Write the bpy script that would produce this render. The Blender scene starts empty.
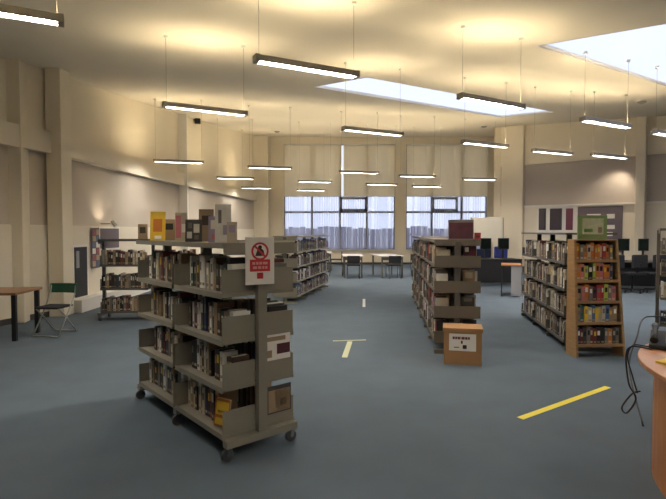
import bpy, bmesh, math, random
from mathutils import Vector, Matrix
random.seed(7)
scene = bpy.context.scene
C = scene.collection
R = math.radians

# ------------------------------------------------------------------ camera
CAM_H, F, PITCH = 1.55, 500.0, R(2.0)
cd = bpy.data.cameras.new('camera'); cam = bpy.data.objects.new('camera', cd); C.objects.link(cam)
cam.location = (0, 0, CAM_H); cam.rotation_euler = (R(90) - PITCH, 0, 0)
cd.sensor_width = 36; cd.lens = 36 * F / 666; cd.clip_end = 300
scene.camera = cam
# ------------------------------------------------------------------ sky (overcast daylight)
w = bpy.data.worlds.new('world'); scene.world = w; w.use_nodes = True
bg = w.node_tree.nodes['Background']
bg.inputs[0].default_value = (0.72, 0.76, 0.95, 1); bg.inputs[1].default_value = 0.88
vs = scene.view_settings
vs.view_transform = 'Standard'; vs.look = 'None'; vs.gamma = 1; vs.use_curve_mapping = False
vs.exposure = 0.75
LAMP_UP, LAMP_DOWN = 44.0, 70.0

# ------------------------------------------------------------------ pixel -> direction helpers
def ray(px, py):
    u, v = (px - 333) / F, (249.5 - py) / F
    return Vector((u, math.cos(PITCH) + v * math.sin(PITCH), -math.sin(PITCH) + v * math.cos(PITCH)))
O = Vector((0, 0, CAM_H))
def at_z(px, py, z):
    d = ray(px, py); return O + d * ((z - CAM_H) / d.z)
def at_y(px, py, y):
    d = ray(px, py); return O + d * (y / d.y)
def at_wall(px, py, a, b):                      # vertical wall through plan points a, b
    d = ray(px, py); n = Vector((b[1] - a[1], -(b[0] - a[0]), 0))
    t = n.dot(Vector((a[0], a[1], 0)) - Vector((0, 0, 0))) / n.dot(d); return O + d * t
def at_ceil(px, py):
    d = ray(px, py)                              # z = CZ + CS*y
    t = (CZ - CAM_H) / (d.z - CS * d.y); return O + d * t
CS = 0.105; CZ = 4.5 - CS * 9.1
def ceil_z(x, y): return CZ + CS * y

# ------------------------------------------------------------------ materials
MATS = {}
def mat(name, col, rough=0.6, metal=0.0, emit=None, es=0.0, noise=0.0, nscale=30.0, bump=0.0, bscale=200.0, spec=None):
    if name in MATS: return MATS[name]
    m = bpy.data.materials.new(name); m.use_nodes = True
    nt = m.node_tree; b = nt.nodes['Principled BSDF']
    b.inputs['Base Color'].default_value = (*col, 1); b.inputs['Roughness'].default_value = rough
    b.inputs['Metallic'].default_value = metal
    if spec is not None: b.inputs['Specular IOR Level'].default_value = spec
    if emit: b.inputs['Emission Color'].default_value = (*emit, 1); b.inputs['Emission Strength'].default_value = es
    if noise or bump:
        tc = nt.nodes.new('ShaderNodeTexCoord')
        if noise:
            n = nt.nodes.new('ShaderNodeTexNoise'); n.inputs['Scale'].default_value = nscale; n.inputs['Detail'].default_value = 4
            nt.links.new(tc.outputs['Object'], n.inputs['Vector'])
            mx = nt.nodes.new('ShaderNodeMix'); mx.data_type = 'RGBA'
            mx.inputs['A'].default_value = (*[c * (1 - noise) for c in col], 1)
            mx.inputs['B'].default_value = (*[min(1, c * (1 + noise)) for c in col], 1)
            nt.links.new(n.outputs['Fac'], mx.inputs['Factor']); nt.links.new(mx.outputs['Result'], b.inputs['Base Color'])
        if bump:
            n2 = nt.nodes.new('ShaderNodeTexNoise'); n2.inputs['Scale'].default_value = bscale
            nt.links.new(tc.outputs['Object'], n2.inputs['Vector'])
            bp = nt.nodes.new('ShaderNodeBump'); bp.inputs['Strength'].default_value = bump; bp.inputs['Distance'].default_value = 0.01
            nt.links.new(n2.outputs['Fac'], bp.inputs['Height']); nt.links.new(bp.outputs['Normal'], b.inputs['Normal'])
    MATS[name] = m; return m
def wood(name, c1, c2, scale=6.0, rough=0.4, axis=(1, 1, 8)):
    if name in MATS: return MATS[name]
    m = bpy.data.materials.new(name); m.use_nodes = True; nt = m.node_tree; b = nt.nodes['Principled BSDF']
    b.inputs['Roughness'].default_value = rough
    tc = nt.nodes.new('ShaderNodeTexCoord'); mp = nt.nodes.new('ShaderNodeMapping'); mp.inputs['Scale'].default_value = axis
    n = nt.nodes.new('ShaderNodeTexNoise'); n.inputs['Scale'].default_value = scale; n.inputs['Detail'].default_value = 6; n.inputs['Distortion'].default_value = 0.6
    cr = nt.nodes.new('ShaderNodeValToRGB'); cr.color_ramp.elements[0].position = 0.3; cr.color_ramp.elements[1].position = 0.7
    cr.color_ramp.elements[0].color = (*c1, 1); cr.color_ramp.elements[1].color = (*c2, 1)
    nt.links.new(tc.outputs['Object'], mp.inputs[0]); nt.links.new(mp.outputs[0], n.inputs['Vector'])
    nt.links.new(n.outputs['Fac'], cr.inputs[0]); nt.links.new(cr.outputs[0], b.inputs['Base Color'])
    MATS[name] = m; return m
def thin(name, kind):
    m = bpy.data.materials.new(name); m.use_nodes = True; nt = m.node_tree
    nt.nodes.remove(nt.nodes['Principled BSDF']); out = nt.nodes['Material Output']
    tr = nt.nodes.new('ShaderNodeBsdfTransparent'); mx = nt.nodes.new('ShaderNodeMixShader')
    if kind == 'glass':
        g = nt.nodes.new('ShaderNodeBsdfGlossy'); g.inputs['Roughness'].default_value = 0.05; mx.inputs[0].default_value = 0.06
        tr.inputs[0].default_value = (0.93, 0.95, 0.97, 1)
    else:
        g = nt.nodes.new('ShaderNodeBsdfTranslucent'); g.inputs[0].default_value = (0.92, 0.92, 0.95, 1); mx.inputs[0].default_value = 0.32
    nt.links.new(tr.outputs[0], mx.inputs[1]); nt.links.new(g.outputs[0], mx.inputs[2]); nt.links.new(mx.outputs[0], out.inputs[0])
    MATS[name] = m; return m

M_carpet = mat('blue grey carpet', (0.116, 0.148, 0.184), 0.95, noise=0.16, nscale=2.2, bump=0.5, bscale=260, spec=0.15)
M_ceil = mat('warm white ceiling', (0.76, 0.69, 0.58), 0.9, noise=0.03, nscale=2, bump=0.06, bscale=40)
M_wall = mat('cream wall paint', (0.80, 0.72, 0.58), 0.85, noise=0.03, nscale=1.5, bump=0.05, bscale=60)
M_wall_mid = mat('beige wall paint', (0.56, 0.49, 0.41), 0.9, noise=0.04, nscale=1.5, bump=0.05, bscale=60)
M_wall_low = mat('pale dado paint', (0.76, 0.69, 0.57), 0.85, noise=0.03, nscale=2)
M_panel_grey = mat('grey acoustic panel', (0.50, 0.44, 0.39), 0.95, noise=0.05, nscale=3, bump=0.1, bscale=120)
M_white = mat('white gloss paint', (0.78, 0.75, 0.70), 0.5)
M_skirt = mat('dark skirting', (0.06, 0.055, 0.05), 0.6)
M_steel = mat('olive grey shelving steel', (0.25, 0.23, 0.185), 0.45, noise=0.06, nscale=9)
M_steel_d = mat('dark grey shelving steel', (0.10, 0.095, 0.085), 0.45, noise=0.05, nscale=9)
M_steel_b = mat('brown grey shelving steel', (0.155, 0.13, 0.10), 0.5, noise=0.06, nscale=9)
M_chrome = mat('chrome', (0.55, 0.54, 0.52), 0.25, 1.0)
M_black = mat('black plastic', (0.012, 0.012, 0.014), 0.5)
M_blackfab = mat('black fabric', (0.018, 0.018, 0.022), 0.95)
M_navy = mat('navy fabric', (0.02, 0.03, 0.075), 0.95)
M_blue = mat('royal blue fabric', (0.05, 0.07, 0.30), 0.95)
M_green = mat('dark green vinyl', (0.012, 0.07, 0.035), 0.5)
M_screen = mat('dark screen', (0.01, 0.016, 0.014), 0.15)
M_tube = mat('pale tube steel', (0.42, 0.42, 0.40), 0.35, 0.6)
M_lamp_body = mat('grey lamp housing', (0.34, 0.31, 0.26), 0.5)
M_lamp_dn = mat('lamp diffuser', (0.9, 0.9, 0.9), 0.5, emit=(1, 0.95, 0.86), es=LAMP_DOWN)
M_lamp_up = mat('lamp uplight', (0.9, 0.9, 0.9), 0.5, emit=(1, 0.82, 0.52), es=LAMP_UP)
M_pages = mat('book pages', (0.62, 0.56, 0.44), 0.9)
M_tape_y = mat('yellow floor tape', (0.80, 0.68, 0.05), 0.6)
M_tape_w = mat('pale worn tape', (0.55, 0.56, 0.36), 0.7)
M_oak = wood('light oak', (0.33, 0.19, 0.085), (0.42, 0.26, 0.12), 5, 0.45, (1, 1, 10))
M_beech = wood('orange beech laminate', (0.43, 0.165, 0.055), (0.52, 0.225, 0.085), 3, 0.35, (8, 1, 1))
M_card = mat('brown cardboard', (0.40, 0.22, 0.10), 0.9, noise=0.08, nscale=8)
M_paper = mat('white paper', (0.84, 0.80, 0.74), 0.8)
M_red = mat('sign red', (0.55, 0.03, 0.04), 0.6)
M_dk = mat('dark print', (0.03, 0.02, 0.02), 0.7)
M_alu = mat('grey window frame', (0.22, 0.22, 0.26), 0.5)
M_plum = mat('plum grey board', (0.15, 0.125, 0.145), 0.9, noise=0.05, nscale=6)
M_cloth_blind = mat('cream roller blind', (0.88, 0.78, 0.58), 0.9, bump=0.05, bscale=80)
def backlit(m, f):
    nt = m.node_tree; b = nt.nodes['Principled BSDF']; out = nt.nodes['Material Output']
    t = nt.nodes.new('ShaderNodeBsdfTranslucent'); t.inputs[0].default_value = (1.0, 0.80, 0.48, 1); x = nt.nodes.new('ShaderNodeMixShader'); x.inputs[0].default_value = f
    nt.links.new(b.outputs[0], x.inputs[1]); nt.links.new(t.outputs[0], x.inputs[2]); nt.links.new(x.outputs[0], out.inputs[0])
backlit(M_cloth_blind, 0.35)
M_glass = thin('clear glass', 'glass'); M_sheer = thin('sheer blind fabric', 'sheer')
M_table = mat('pale table laminate', (0.62, 0.56, 0.55), 0.4)
M_greyp = mat('grey desk panel', (0.30, 0.30, 0.31), 0.6)
M_out = mat('outside fence timber', (0.44, 0.40, 0.52), 0.9, noise=0.2, nscale=3)
M_lawn = mat('outside lawn', (0.16, 0.20, 0.12), 1.0, noise=0.2, nscale=2)

# ------------------------------------------------------------------ mesh helpers
class MB:
    def __init__(s): s.v = []; s.f = []; s.mi = []; s.sm = []
    def poly(s, pts, faces, mi=0, smooth=False):
        k = len(s.v); s.v += [tuple(p) for p in pts]
        for f in faces: s.f.append([i + k for i in f]); s.mi.append(mi); s.sm.append(smooth)
        return s
    def box(s, x0, x1, y0, y1, z0, z1, mi=0, M=None):
        p = [Vector((x, y, z)) for z in (z0, z1) for y in (y0, y1) for x in (x0, x1)]
        if M is not None: p = [M @ q for q in p]
        return s.poly(p, [(0, 2, 3, 1), (4, 5, 7, 6), (0, 1, 5, 4), (2, 6, 7, 3), (0, 4, 6, 2), (1, 3, 7, 5)], mi)
    def bar(s, a, b, w, h=None, mi=0):           # square bar between two points
        a, b = Vector(a), Vector(b); d = b - a; L = d.length; h = h or w
        q = d.to_track_quat('Z', 'Y').to_matrix().to_4x4(); q.translation = a
        return s.box(-w / 2, w / 2, -h / 2, h / 2, 0, L, mi, q)
    def tube(s, pts, r, n=8, mi=0, cap=True):
        pts = [Vector(p) for p in pts]; rings = []; k = len(s.v)
        up = None
        for i, p in enumerate(pts):
            t = (pts[min(i + 1, len(pts) - 1)] - pts[max(i - 1, 0)]).normalized()
            if up is None: up = t.orthogonal().normalized()
            up = (up - t * up.dot(t)).normalized(); sd = t.cross(up)
            rr = r[i] if isinstance(r, (list, tuple)) else r
            for j in range(n):
                a = 2 * math.pi * j / n; s.v.append(tuple(p + (up * math.cos(a) + sd * math.sin(a)) * rr))
        for i in range(len(pts) - 1):
            for j in range(n):
                a, b = k + i * n + j, k + i * n + (j + 1) % n
                s.f.append([a, b, b + n, a + n]); s.mi.append(mi); s.sm.append(True)
        if cap:
            s.f.append([k + j for j in range(n)][::-1]); s.mi.append(mi); s.sm.append(False)
            e = k + (len(pts) - 1) * n; s.f.append([e + j for j in range(n)]); s.mi.append(mi); s.sm.append(False)
        return s
    def prism(s, poly, z0, z1, mi=0, M=None):     # CCW plan polygon extruded in z
        n = len(poly); p = [Vector((x, y, z0)) for x, y in poly] + [Vector((x, y, z1)) for x, y in poly]
        if M is not None: p = [M @ q for q in p]
        return s.poly(p, [list(range(n))[::-1], list(range(n, 2 * n))] + [(i, (i + 1) % n, n + (i + 1) % n, n + i) for i in range(n)], mi)
    def mesh(s, name):
        me = bpy.data.meshes.new(name); me.from_pydata(s.v, [], s.f)
        me.polygons.foreach_set('material_index', s.mi); me.polygons.foreach_set('use_smooth', s.sm); me.update(); return me
def obj(name, mb, mats, parent=None, loc=None, rot=None, bevel=0):
    me = mb if isinstance(mb, bpy.types.Mesh) else mb.mesh(name)
    if not me.materials:
        for m in (mats if isinstance(mats, (list, tuple)) else [mats]): me.materials.append(m)
    o = bpy.data.objects.new(name, me); C.objects.link(o)
    if parent: o.parent = parent
    if loc is not None: o.location = loc
    if rot is not None: o.rotation_euler = rot
    if bevel:
        b = o.modifiers.new('bevel', 'BEVEL'); b.width = bevel; b.segments = 2; b.limit_method = 'ANGLE'
    return o
def tag(o, label, cat, group=None, kind=None):
    o['label'] = label; o['category'] = cat
    if group: o['group'] = group
    if kind: o['kind'] = kind
    return o
def thing(name, label, cat, loc=(0, 0, 0), rz=0.0, group=None):
    o = bpy.data.objects.new(name, None); C.objects.link(o); o.empty_display_size = 0.1
    o.location = loc; o.rotation_euler = (0, 0, rz)
    return tag(o, label, cat, group)
def struct(o, label=None, cat=None):
    o['kind'] = 'structure'
    if label: o['label'] = label
    if cat: o['category'] = cat
    return o
def wall_box(mb, a, b, t, z0, z1, mi=0, z1b=None):   # slab on the outer side (right hand of a->b is the room)
    a, b = Vector((*a, 0)), Vector((*b, 0)); d = (b - a).normalized(); n = Vector((-d.y, d.x, 0)) * t
    z1b = z1 if z1b is None else z1b
    p = [a, b, b + n, a + n]
    v = [Vector((q.x, q.y, z0)) for q in p] + [Vector((p[0].x, p[0].y, z1)), Vector((p[1].x, p[1].y, z1b)), Vector((p[2].x, p[2].y, z1b)), Vector((p[3].x, p[3].y, z1))]
    mb.poly(v, [(3, 2, 1, 0), (4, 5, 6, 7), (0, 1, 5, 4), (1, 2, 6, 5), (2, 3, 7, 6), (3, 0, 4, 7)], mi)
ORD = ['first', 'second', 'third', 'fourth', 'fifth', 'sixth', 'seventh', 'eighth', 'ninth', 'tenth', 'eleventh', 'twelfth', 'thirteenth',
       'fourteenth', 'fifteenth', 'sixteenth', 'seventeenth', 'eighteenth', 'nineteenth', 'twentieth'] + \
      ['twenty-' + t for t in ('first', 'second', 'third', 'fourth', 'fifth', 'sixth', 'seventh', 'eighth', 'ninth')] + ['thirtieth'] + ['thirty-' + t for t in ('first', 'second', 'third', 'fourth', 'fifth', 'sixth', 'seventh', 'eighth', 'ninth')]

# ================================================================== THE ROOM
# plan: left wall polyline (walk from back to front so the room is on the left... outer side handled by winding)
LW = [(-3.55, 24.0), (-4.05, 20.7), (-4.85, 14.6), (-5.12, 11.6), (-5.2, 9.3), (-5.75, 7.4), (-7.4, 4.0), (-8.5, -5.0)]
RW = [(15.0, 12.3), (10.6, 15.9), (6.45, 19.3)]
BY = 24.0
TH = 0.3
floor_poly = [(-9.2, -5.5), (15.6, -5.5), (15.6, 24.6), (-9.2, 24.6)]
struct(obj('floor', MB().prism(floor_poly, -0.2, 0.0), M_carpet))
# ceiling with two skylight openings
sky_a = [at_ceil(*p) for p in ((314, 87), (367, 77.5), (554, 112), (501, 117.5))]
sky_b = [at_ceil(538, 46), at_ceil(678, 90)]
ea = (sky_a[2] - sky_a[1]); ea.z = 0; ea.normalize()
p0, p1 = sky_b; up_ = at_ceil(666, 24)
p2 = p0 + (up_ - p0) * 2.3; p3 = p1 + (p2 - p0)
sky_b = [p0, p1, p3, p2]
def ccw(q):
    a = sum(q[i].x * q[(i + 1) % 4].y - q[(i + 1) % 4].x * q[i].y for i in range(4)); return q if a > 0 else q[::-1]
sky_a, sky_b = ccw(sky_a), ccw(sky_b)
def ceil_plate():
    bm = bmesh.new()
    for loop in ([Vector((x, y, 0)) for x, y in floor_poly], sky_a, sky_b):
        vv = [bm.verts.new((p.x, p.y, 0)) for p in loop]
        for i in range(len(vv)): bm.edges.new((vv[i], vv[(i + 1) % len(vv)]))
    bmesh.ops.triangle_fill(bm, edges=bm.edges[:], use_beauty=True, use_dissolve=False)
    for v in bm.verts: v.co.z = ceil_z(v.co.x, v.co.y)
    for f in bm.faces:
        if f.normal.z > 0: f.normal_flip()
    me = bpy.data.meshes.new('ceiling'); bm.to_mesh(me); bm.free(); return me
ceiling = struct(obj('ceiling', ceil_plate(), M_ceil))
def skylight(idx, q):
    r = bpy.data.objects.new('window_%d' % idx, None); C.objects.link(r); struct(r)
    D = 0.06; n = len(q); c = sum((p for p in q), Vector()) / n
    m = MB()
    for i in range(n):
        a, b = q[i], q[(i + 1) % n]; ao = a + (a - c).normalized() * 0.06; bo = b + (b - c).normalized() * 0.06; u = Vector((0, 0, D))
        m.poly([a, b, b + u, a + u, ao, bo, bo + u, ao + u], [(0, 1, 2, 3), (5, 4, 7, 6), (3, 2, 6, 7), (1, 0, 4, 5)])
    obj('skylight_shaft', m, M_white, r)
    m = MB()
    for i in range(n):
        a, b = q[i], q[(i + 1) % n]; ai = a + (c - a).normalized() * 0.04; bi = b + (c - b).normalized() * 0.04
        u0, u1 = Vector((0, 0, D - 0.03)), Vector((0, 0, D))
        m.poly([a + u0, b + u0, bi + u0, ai + u0, a + u1, b + u1, bi + u1, ai + u1], [(3, 2, 1, 0), (4, 5, 6, 7), (2, 3, 7, 6)])
    obj('skylight_frame', m, M_white, r)
    u = Vector((0, 0, D - 0.02))
    obj('pane', MB().poly([p + u for p in q], [list(range(n))]), M_glass, r)
skylight(1, sky_a); skylight(2, sky_b)

# left wall: lower dado, beige middle, projecting ledge beam, upper wall
def inset(P, d):                                   # shift a plan polyline towards the room (+x side)
    out = []
    for i, p in enumerate(P):
        a = Vector(P[max(i - 1, 0)]); b = Vector(P[min(i + 1, len(P) - 1)]); t = (b - a).normalized()
        n = Vector((-t.y, t.x)); out.append((p[0] + n.x * d, p[1] + n.y * d))
    return out
Z_RAIL, Z_B0, Z_B1 = 1.68, 2.98, 3.36
wl = bpy.data.objects.new('wall_left', None); C.objects.link(wl); struct(wl)
def strip(P, d_in, d_out, z0, z1, top=False):
    A, B = inset(P, d_in), inset(P, -d_out); m = MB(); n = len(P)
    v = []
    for a, b in zip(A, B):
        za = ceil_z(*a) if top else z1; zb = ceil_z(*b) if top else z1
        v += [Vector((*a, z0)), Vector((*b, z0)), Vector((*b, zb)), Vector((*a, za))]
    fs = []
    for i in range(n - 1):
        k = i * 4
        for j in range(4): fs.append((k + j, k + 4 + j, k + 4 + (j + 1) % 4, k + (j + 1) % 4))
    fs += [(0, 1, 2, 3), tuple((n - 1) * 4 + j for j in (3, 2, 1, 0))]
    return m.poly(v, fs)
obj('wall_panel_lower', strip(LW, 0.03, TH, 0.0, Z_RAIL), M_wall_low, wl)
obj('wall_panel_middle', strip(LW, 0.0, TH, Z_RAIL, Z_B0), M_wall_mid, wl)
obj('ledge_beam', strip(LW, 0.16, TH, Z_B0, Z_B1), M_wall, wl)
obj('wall_panel_upper', strip(LW, 0.0, TH, Z_B1, 0, True), M_wall, wl)
o = struct(obj('baseboard_left', strip(LW, 0.05, -0.031, 0.0, 0.10), M_skirt))
def pier(name, x0, x1, y0, y1, rz, m=M_wall, r=None):
    cx, cy = (x0 + x1) / 2, (y0 + y1) / 2; hx, hy = (x1 - x0) / 2, (y1 - y0) / 2
    zc = ceil_z(cx, cy) + 0.02
    return struct(obj(name, MB().box(-hx, hx, -hy, hy, 0, zc), m, loc=(cx, cy, 0), rot=(0, 0, rz), bevel=0.01))
pier('trim_1', -5.20, -4.93, 9.1, 9.5, R(3))           # slim column by the folding chair
pier('trim_2', -5.70, -5.30, 8.42, 8.86, R(14))           # thicker column behind it
pier('trim_3', -4.78, -4.50, 15.45, 15.65, R(6), M_white)  # pale column midway on the left wall
pier('trim_4', -3.95, -3.02, 23.2, 23.6, 0, M_wall_low)   # corner column beside the windows

# back wall: sill wall, piers, head
def X(px): return at_y(px, 232, BY).x
def Z(py): return at_y(333, py, BY).z
W1 = (X(284), X(395)); W2 = (X(406), X(487)); ZS = Z(249.5); ZH = 5.75
wb = bpy.data.objects.new('wall_back', None); C.objects.link(wb); struct(wb)
def wbox(name, x0, x1, z0, z1, m): obj(name, MB().box(x0, x1, BY, BY + 0.35, z0, z1), m, wb)
xe = 8.4
for (a, b) in ((-3.9, W1[0]), (W1[1], W2[0]), (W2[1], xe)): wbox('wall_pier', a, b, 0, ceil_z(0, BY) + 0.03, M_wall)
for (a, b) in (W1, W2):
    wbox('wall_below_window', a, b, 0, ZS, M_wall); wbox('wall_above_window', a, b, ZH, ceil_z(0, BY) + 0.03, M_wall)
m = MB()
for (a, b) in ((-3.9, xe),): m.box(a, b, BY - 0.02, BY, 0, 0.1)
struct(obj('baseboard_back', m, M_skirt))
ZB = Z(196)                                        # where the roller blinds stop
def back_window(idx, xa, xb, mull, vent):
    r = bpy.data.objects.new('window_%d' % idx, None); C.objects.link(r); struct(r)
    m = MB(); y0, y1 = BY + 0.10, BY + 0.16; t = 0.05
    m.box(xa, xb, y0, y1, ZS, ZS + t); m.box(xa, xb, y0, y1, ZH - t, ZH); m.box(xa, xa + t, y0, y1, ZS, ZH); m.box(xb - t, xb, y0, y1, ZS, ZH)
    obj('window_frame', m, M_alu, r)
    xs = [xa] + mull + [xb]
    for x in mull: obj('mullion', MB().box(x - 0.05, x + 0.05, y0 - 0.02, y1 + 0.01, ZS, ZH), M_alu, r)
    for i in range(len(xs) - 1):
        obj('transom', MB().box(xs[i] + 0.05, xs[i + 1] - 0.05, y0, y1, Z(213), Z(211)), M_alu, r)
        obj('pane', MB().box(xs[i] + 0.05, xs[i + 1] - 0.05, BY + 0.125, BY + 0.131, ZS + t, Z(213)), M_glass, r)
        obj('pane', MB().box(xs[i] + 0.05, xs[i + 1] - 0.05, BY + 0.125, BY + 0.131, Z(211), ZH - t), M_glass, r)
    v0, v1 = vent; m = MB(); zz0, zz1 = Z(211), Z(197); s = 0.11
    m.box(v0, v1, BY + 0.05, BY + 0.11, zz0, zz0 + s); m.box(v0, v1, BY + 0.05, BY + 0.11, zz1 - s, zz1)
    m.box(v0, v0 + s, BY + 0.05, BY + 0.11, zz0, zz1); m.box(v1 - s, v1, BY + 0.05, BY + 0.11, zz0, zz1)
    obj('opening_light', m, M_alu, r)
    obj('window_sill', MB().box(xa, xb, BY - 0.14, BY + 0.10, ZS - 0.04, ZS), M_white, r)
back_window(3, *W1, [X(312), X(340), X(367)], (X(340), X(367)))
back_window(4, *W2, [X(432), X(462)], (X(432), X(458)))
# cream roller blinds with the narrow bright gap between the first two
def roller(xa, xb, label):
    t = thing('roller_blind', label, 'blind', ((xa + xb) / 2, BY + 0.02, ZB), group='roller blinds')
    h = (xb - xa) / 2
    nf = max(4, int((xb - xa) / 0.30)); m = MB()
    for i in range(nf + 1):
        x = -h + 2 * h * i / nf; yy = 0.012 * (i % 2)
        m.poly([], [])
    pts = []; fs = []
    for i in range(nf + 1):
        x = -h + 2 * h * i / nf; yy = 0.02 * (i % 2); pts += [(x, yy, 0), (x, yy, ZH - ZB)]
    for i in range(nf): fs.append((2 * i, 2 * i + 2, 2 * i + 3, 2 * i + 1))
    obj('blind_fabric', MB().poly(pts, fs), M_cloth_blind, t)
    obj('bottom_bar', MB().box(-h, h, -0.012, 0.03, -0.03, 0.0), M_white, t)
    obj('roller_tube', MB().tube([(-h, 0.0, ZH - ZB - 0.03), (h, 0.0, ZH - ZB - 0.03)], 0.035), M_white, t)
roller(W1[0] + 0.02, X(341.4), 'cream pulled-down blind left of the bright vertical slit')
roller(X(343.6), W1[1] - 0.02, 'cream pulled-down blind right of the bright vertical slit')
roller(W2[0] + 0.02, W2[1] - 0.02, 'cream pulled-down blind above the narrower right-hand window')
# sheer vertical slats on the glazing
def sheer(xa, xb, label):
    t = thing('vertical_blind', label, 'blind', ((xa + xb) / 2, BY - 0.03, ZS + 0.02), group='sheer vertical blinds')
    m = MB(); x = -(xb - xa) / 2; h = (xb - xa) / 2; zz = ZB - ZS - 0.05
    while x < h - 0.1:
        a = R(random.uniform(15, 70)); ww = 0.0635
        if random.random() < 0.85:
            cx = x + 0.06; dx, dy = ww * math.cos(a), ww * math.sin(a) * 0.4
            m.poly([(cx - dx, -dy, 0), (cx + dx, dy, 0), (cx + dx, dy, zz), (cx - dx, -dy, zz)], [(0, 1, 2, 3)])
        x += 0.115
    s = obj('blind_slats', m, M_sheer, t); s['kind'] = 'stuff'
    obj('head_rail', MB().box(-h, h, -0.02, 0.02, zz, zz + 0.03), M_white, t)
sheer(W1[0] + 0.05, W1[1] - 0.05, 'sheer white vertical slats hanging in the wider left-hand window')
sheer(W2[0] + 0.05, W2[1] - 0.05, 'sheer white vertical slats hanging in the narrower right-hand window')
# outside: lawn and a timber fence
o = struct(obj('ground_outside', MB().box(-30, 40, 24.7, 60, -0.35, -0.15), M_lawn))
fen = thing('timber_fence', 'grey mauve board fence outside the back windows', 'fence', (2, 31, -0.15))
bmesh_b = None
for i in range(44):
    h = 1.95 + random.uniform(-0.08, 0.12); xx = -8 + i * 0.36
    obj('board', MB().box(xx, xx + 0.33, 0, 0.03, 0, h), M_out, fen)
obj('rail', MB().box(-8, 8, 0.03, 0.08, 0.5, 0.6), M_out, fen); obj('rail', MB().box(-8, 8, 0.03, 0.08, 1.5, 1.6), M_out, fen)

# right wall
wr = bpy.data.objects.new('wall_right', None); C.objects.link(wr); struct(wr)
def rwall(name, z0, z1, m, d_in=0.0):
    mb = MB()
    for i in range(len(RW) - 1):
        a, b = RW[i], RW[i + 1]; d = (Vector(b) - Vector(a)).normalized(); n = Vector((d.y, -d.x))
        # interior is towards the camera: a->b runs leftwards, room on the left-hand side
        nin = Vector((-d.y, d.x)); 
        if nin.y > 0: nin = -nin
        A = Vector(a) + nin * d_in; B = Vector(b) + nin * d_in; Ao = Vector(a) - nin * 0.3; Bo = Vector(b) - nin * 0.3
        P = [A, B, Bo, Ao]; zt = [ceil_z(*p) + 0.02 if z1 is None else z1 for p in P]
        v = [Vector((p.x, p.y, z0)) for p in P] + [Vector((p.x, p.y, z)) for p, z in zip(P, zt)]
        mb.poly(v, [(0, 1, 2, 3), (7, 6, 5, 4), (0, 4, 5, 1), (1, 5, 6, 2), (2, 6, 7, 3), (3, 7, 4, 0)])
    return obj(name, mb, m, wr)
rwall('wall_panel_lower', 0, 2.5, M_wall_low); rwall('acoustic_panel', 2.5, 4.04, M_panel_grey, -0.05); rwall('wall_panel_upper', 4.04, None, M_wall)
mb = MB(); wall_box(mb, (6.45, 19.3), (8.35, 24.4), 0.25, 0, ceil_z(0, 19.3) + 0.02, 0, ceil_z(0, 24.4)); obj('wall_return', mb, M_wall, wr)
wall_dir = (Vector(RW[2]) - Vector(RW[1])).normalized(); RANG = math.atan2(wall_dir.y, wall_dir.x)
def on_rw(px, py): return at_wall(px, py, RW[1], RW[2])
def rpier(name, pa, pb, th, m):
    a, b = on_rw(pa, 232), on_rw(pb, 232); c = (a + b) / 2; hw = (b - a).length / 2 * 0.9
    return struct(obj(name, MB().box(-hw, hw, -th, th, 0, ceil_z(c.x, c.y - 0.2) + 0.02), m, loc=(c.x, c.y, 0), rot=(0, 0, RANG), bevel=0.02))
rpier('trim_5', 635, 646, 0.28, M_wall); rpier('trim_6', 501, 525, 0.16, M_wall)
m = MB()
for z in (2.5,):
    a, b = Vector((*RW[1], 0)), Vector((*RW[2], 0)); nin = Vector((wall_dir.y, -wall_dir.x, 0)); nin = nin if nin.y < 0 else -nin
    A, B = a + nin * 0.05, b + nin * 0.05
    m.bar((A.x, A.y, z), (B.x, B.y, z), 0.06)
struct(obj('trim_7', m, M_white))
NIN = nin
def on_right_wall(name, x0, y0, x1, y1, th, m, parent, proud=0.0):      # slab covering a photo rectangle on the right wall
    a, b = on_rw(x0, y1), on_rw(x1, y1); t = on_rw((x0 + x1) / 2, y0)
    zb = (a.z + b.z) / 2
    A, B = a + NIN * proud, b + NIN * proud; A2, B2 = A + NIN * th, B + NIN * th
    P = [A2, B2, B, A]
    v = [Vector((p.x, p.y, zb)) for p in P] + [Vector((p.x, p.y, t.z)) for p in P]
    return obj(name, MB().poly(v, [(3, 2, 1, 0), (4, 5, 6, 7), (0, 1, 5, 4), (1, 2, 6, 5), (2, 3, 7, 6), (3, 0, 4, 7)]), m, parent)
M_dkglass = mat('dark internal glass', (0.07, 0.06, 0.075), 0.2)
M_dkmar = mat('maroon blind behind glass', (0.16, 0.04, 0.07), 0.4)
w5 = bpy.data.objects.new('window_5', None); C.objects.link(w5); struct(w5)
on_right_wall('window_frame', 537, 206.5, 577, 233, 0.03, M_white, w5)
for xa, xb, mm in ((539, 546, M_dkglass), (550, 562, M_dkglass), (566, 573, M_dkmar)): on_right_wall('pane', xa, 208.5, xb, 230, 0.02, mm, w5, 0.03)
nb = thing('notice_board', 'plum grey notice board on the right wall with papers pinned on', 'notice board', (0, 0, 0))
on_right_wall('board', 577.5, 206.5, 622, 252, 0.05, M_plum, nb)
for xa, ya, xb, yb, mm in ((578, 216, 584, 223, M_paper), (587, 214, 601, 225, M_paper), (607, 214, 615, 218.5, M_white), (607, 225, 615, 229, M_paper), (607, 232, 613, 236, M_paper)):
    on_right_wall('pinned_paper', xa, ya, xb, yb, 0.004, mm, nb, 0.051)
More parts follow.
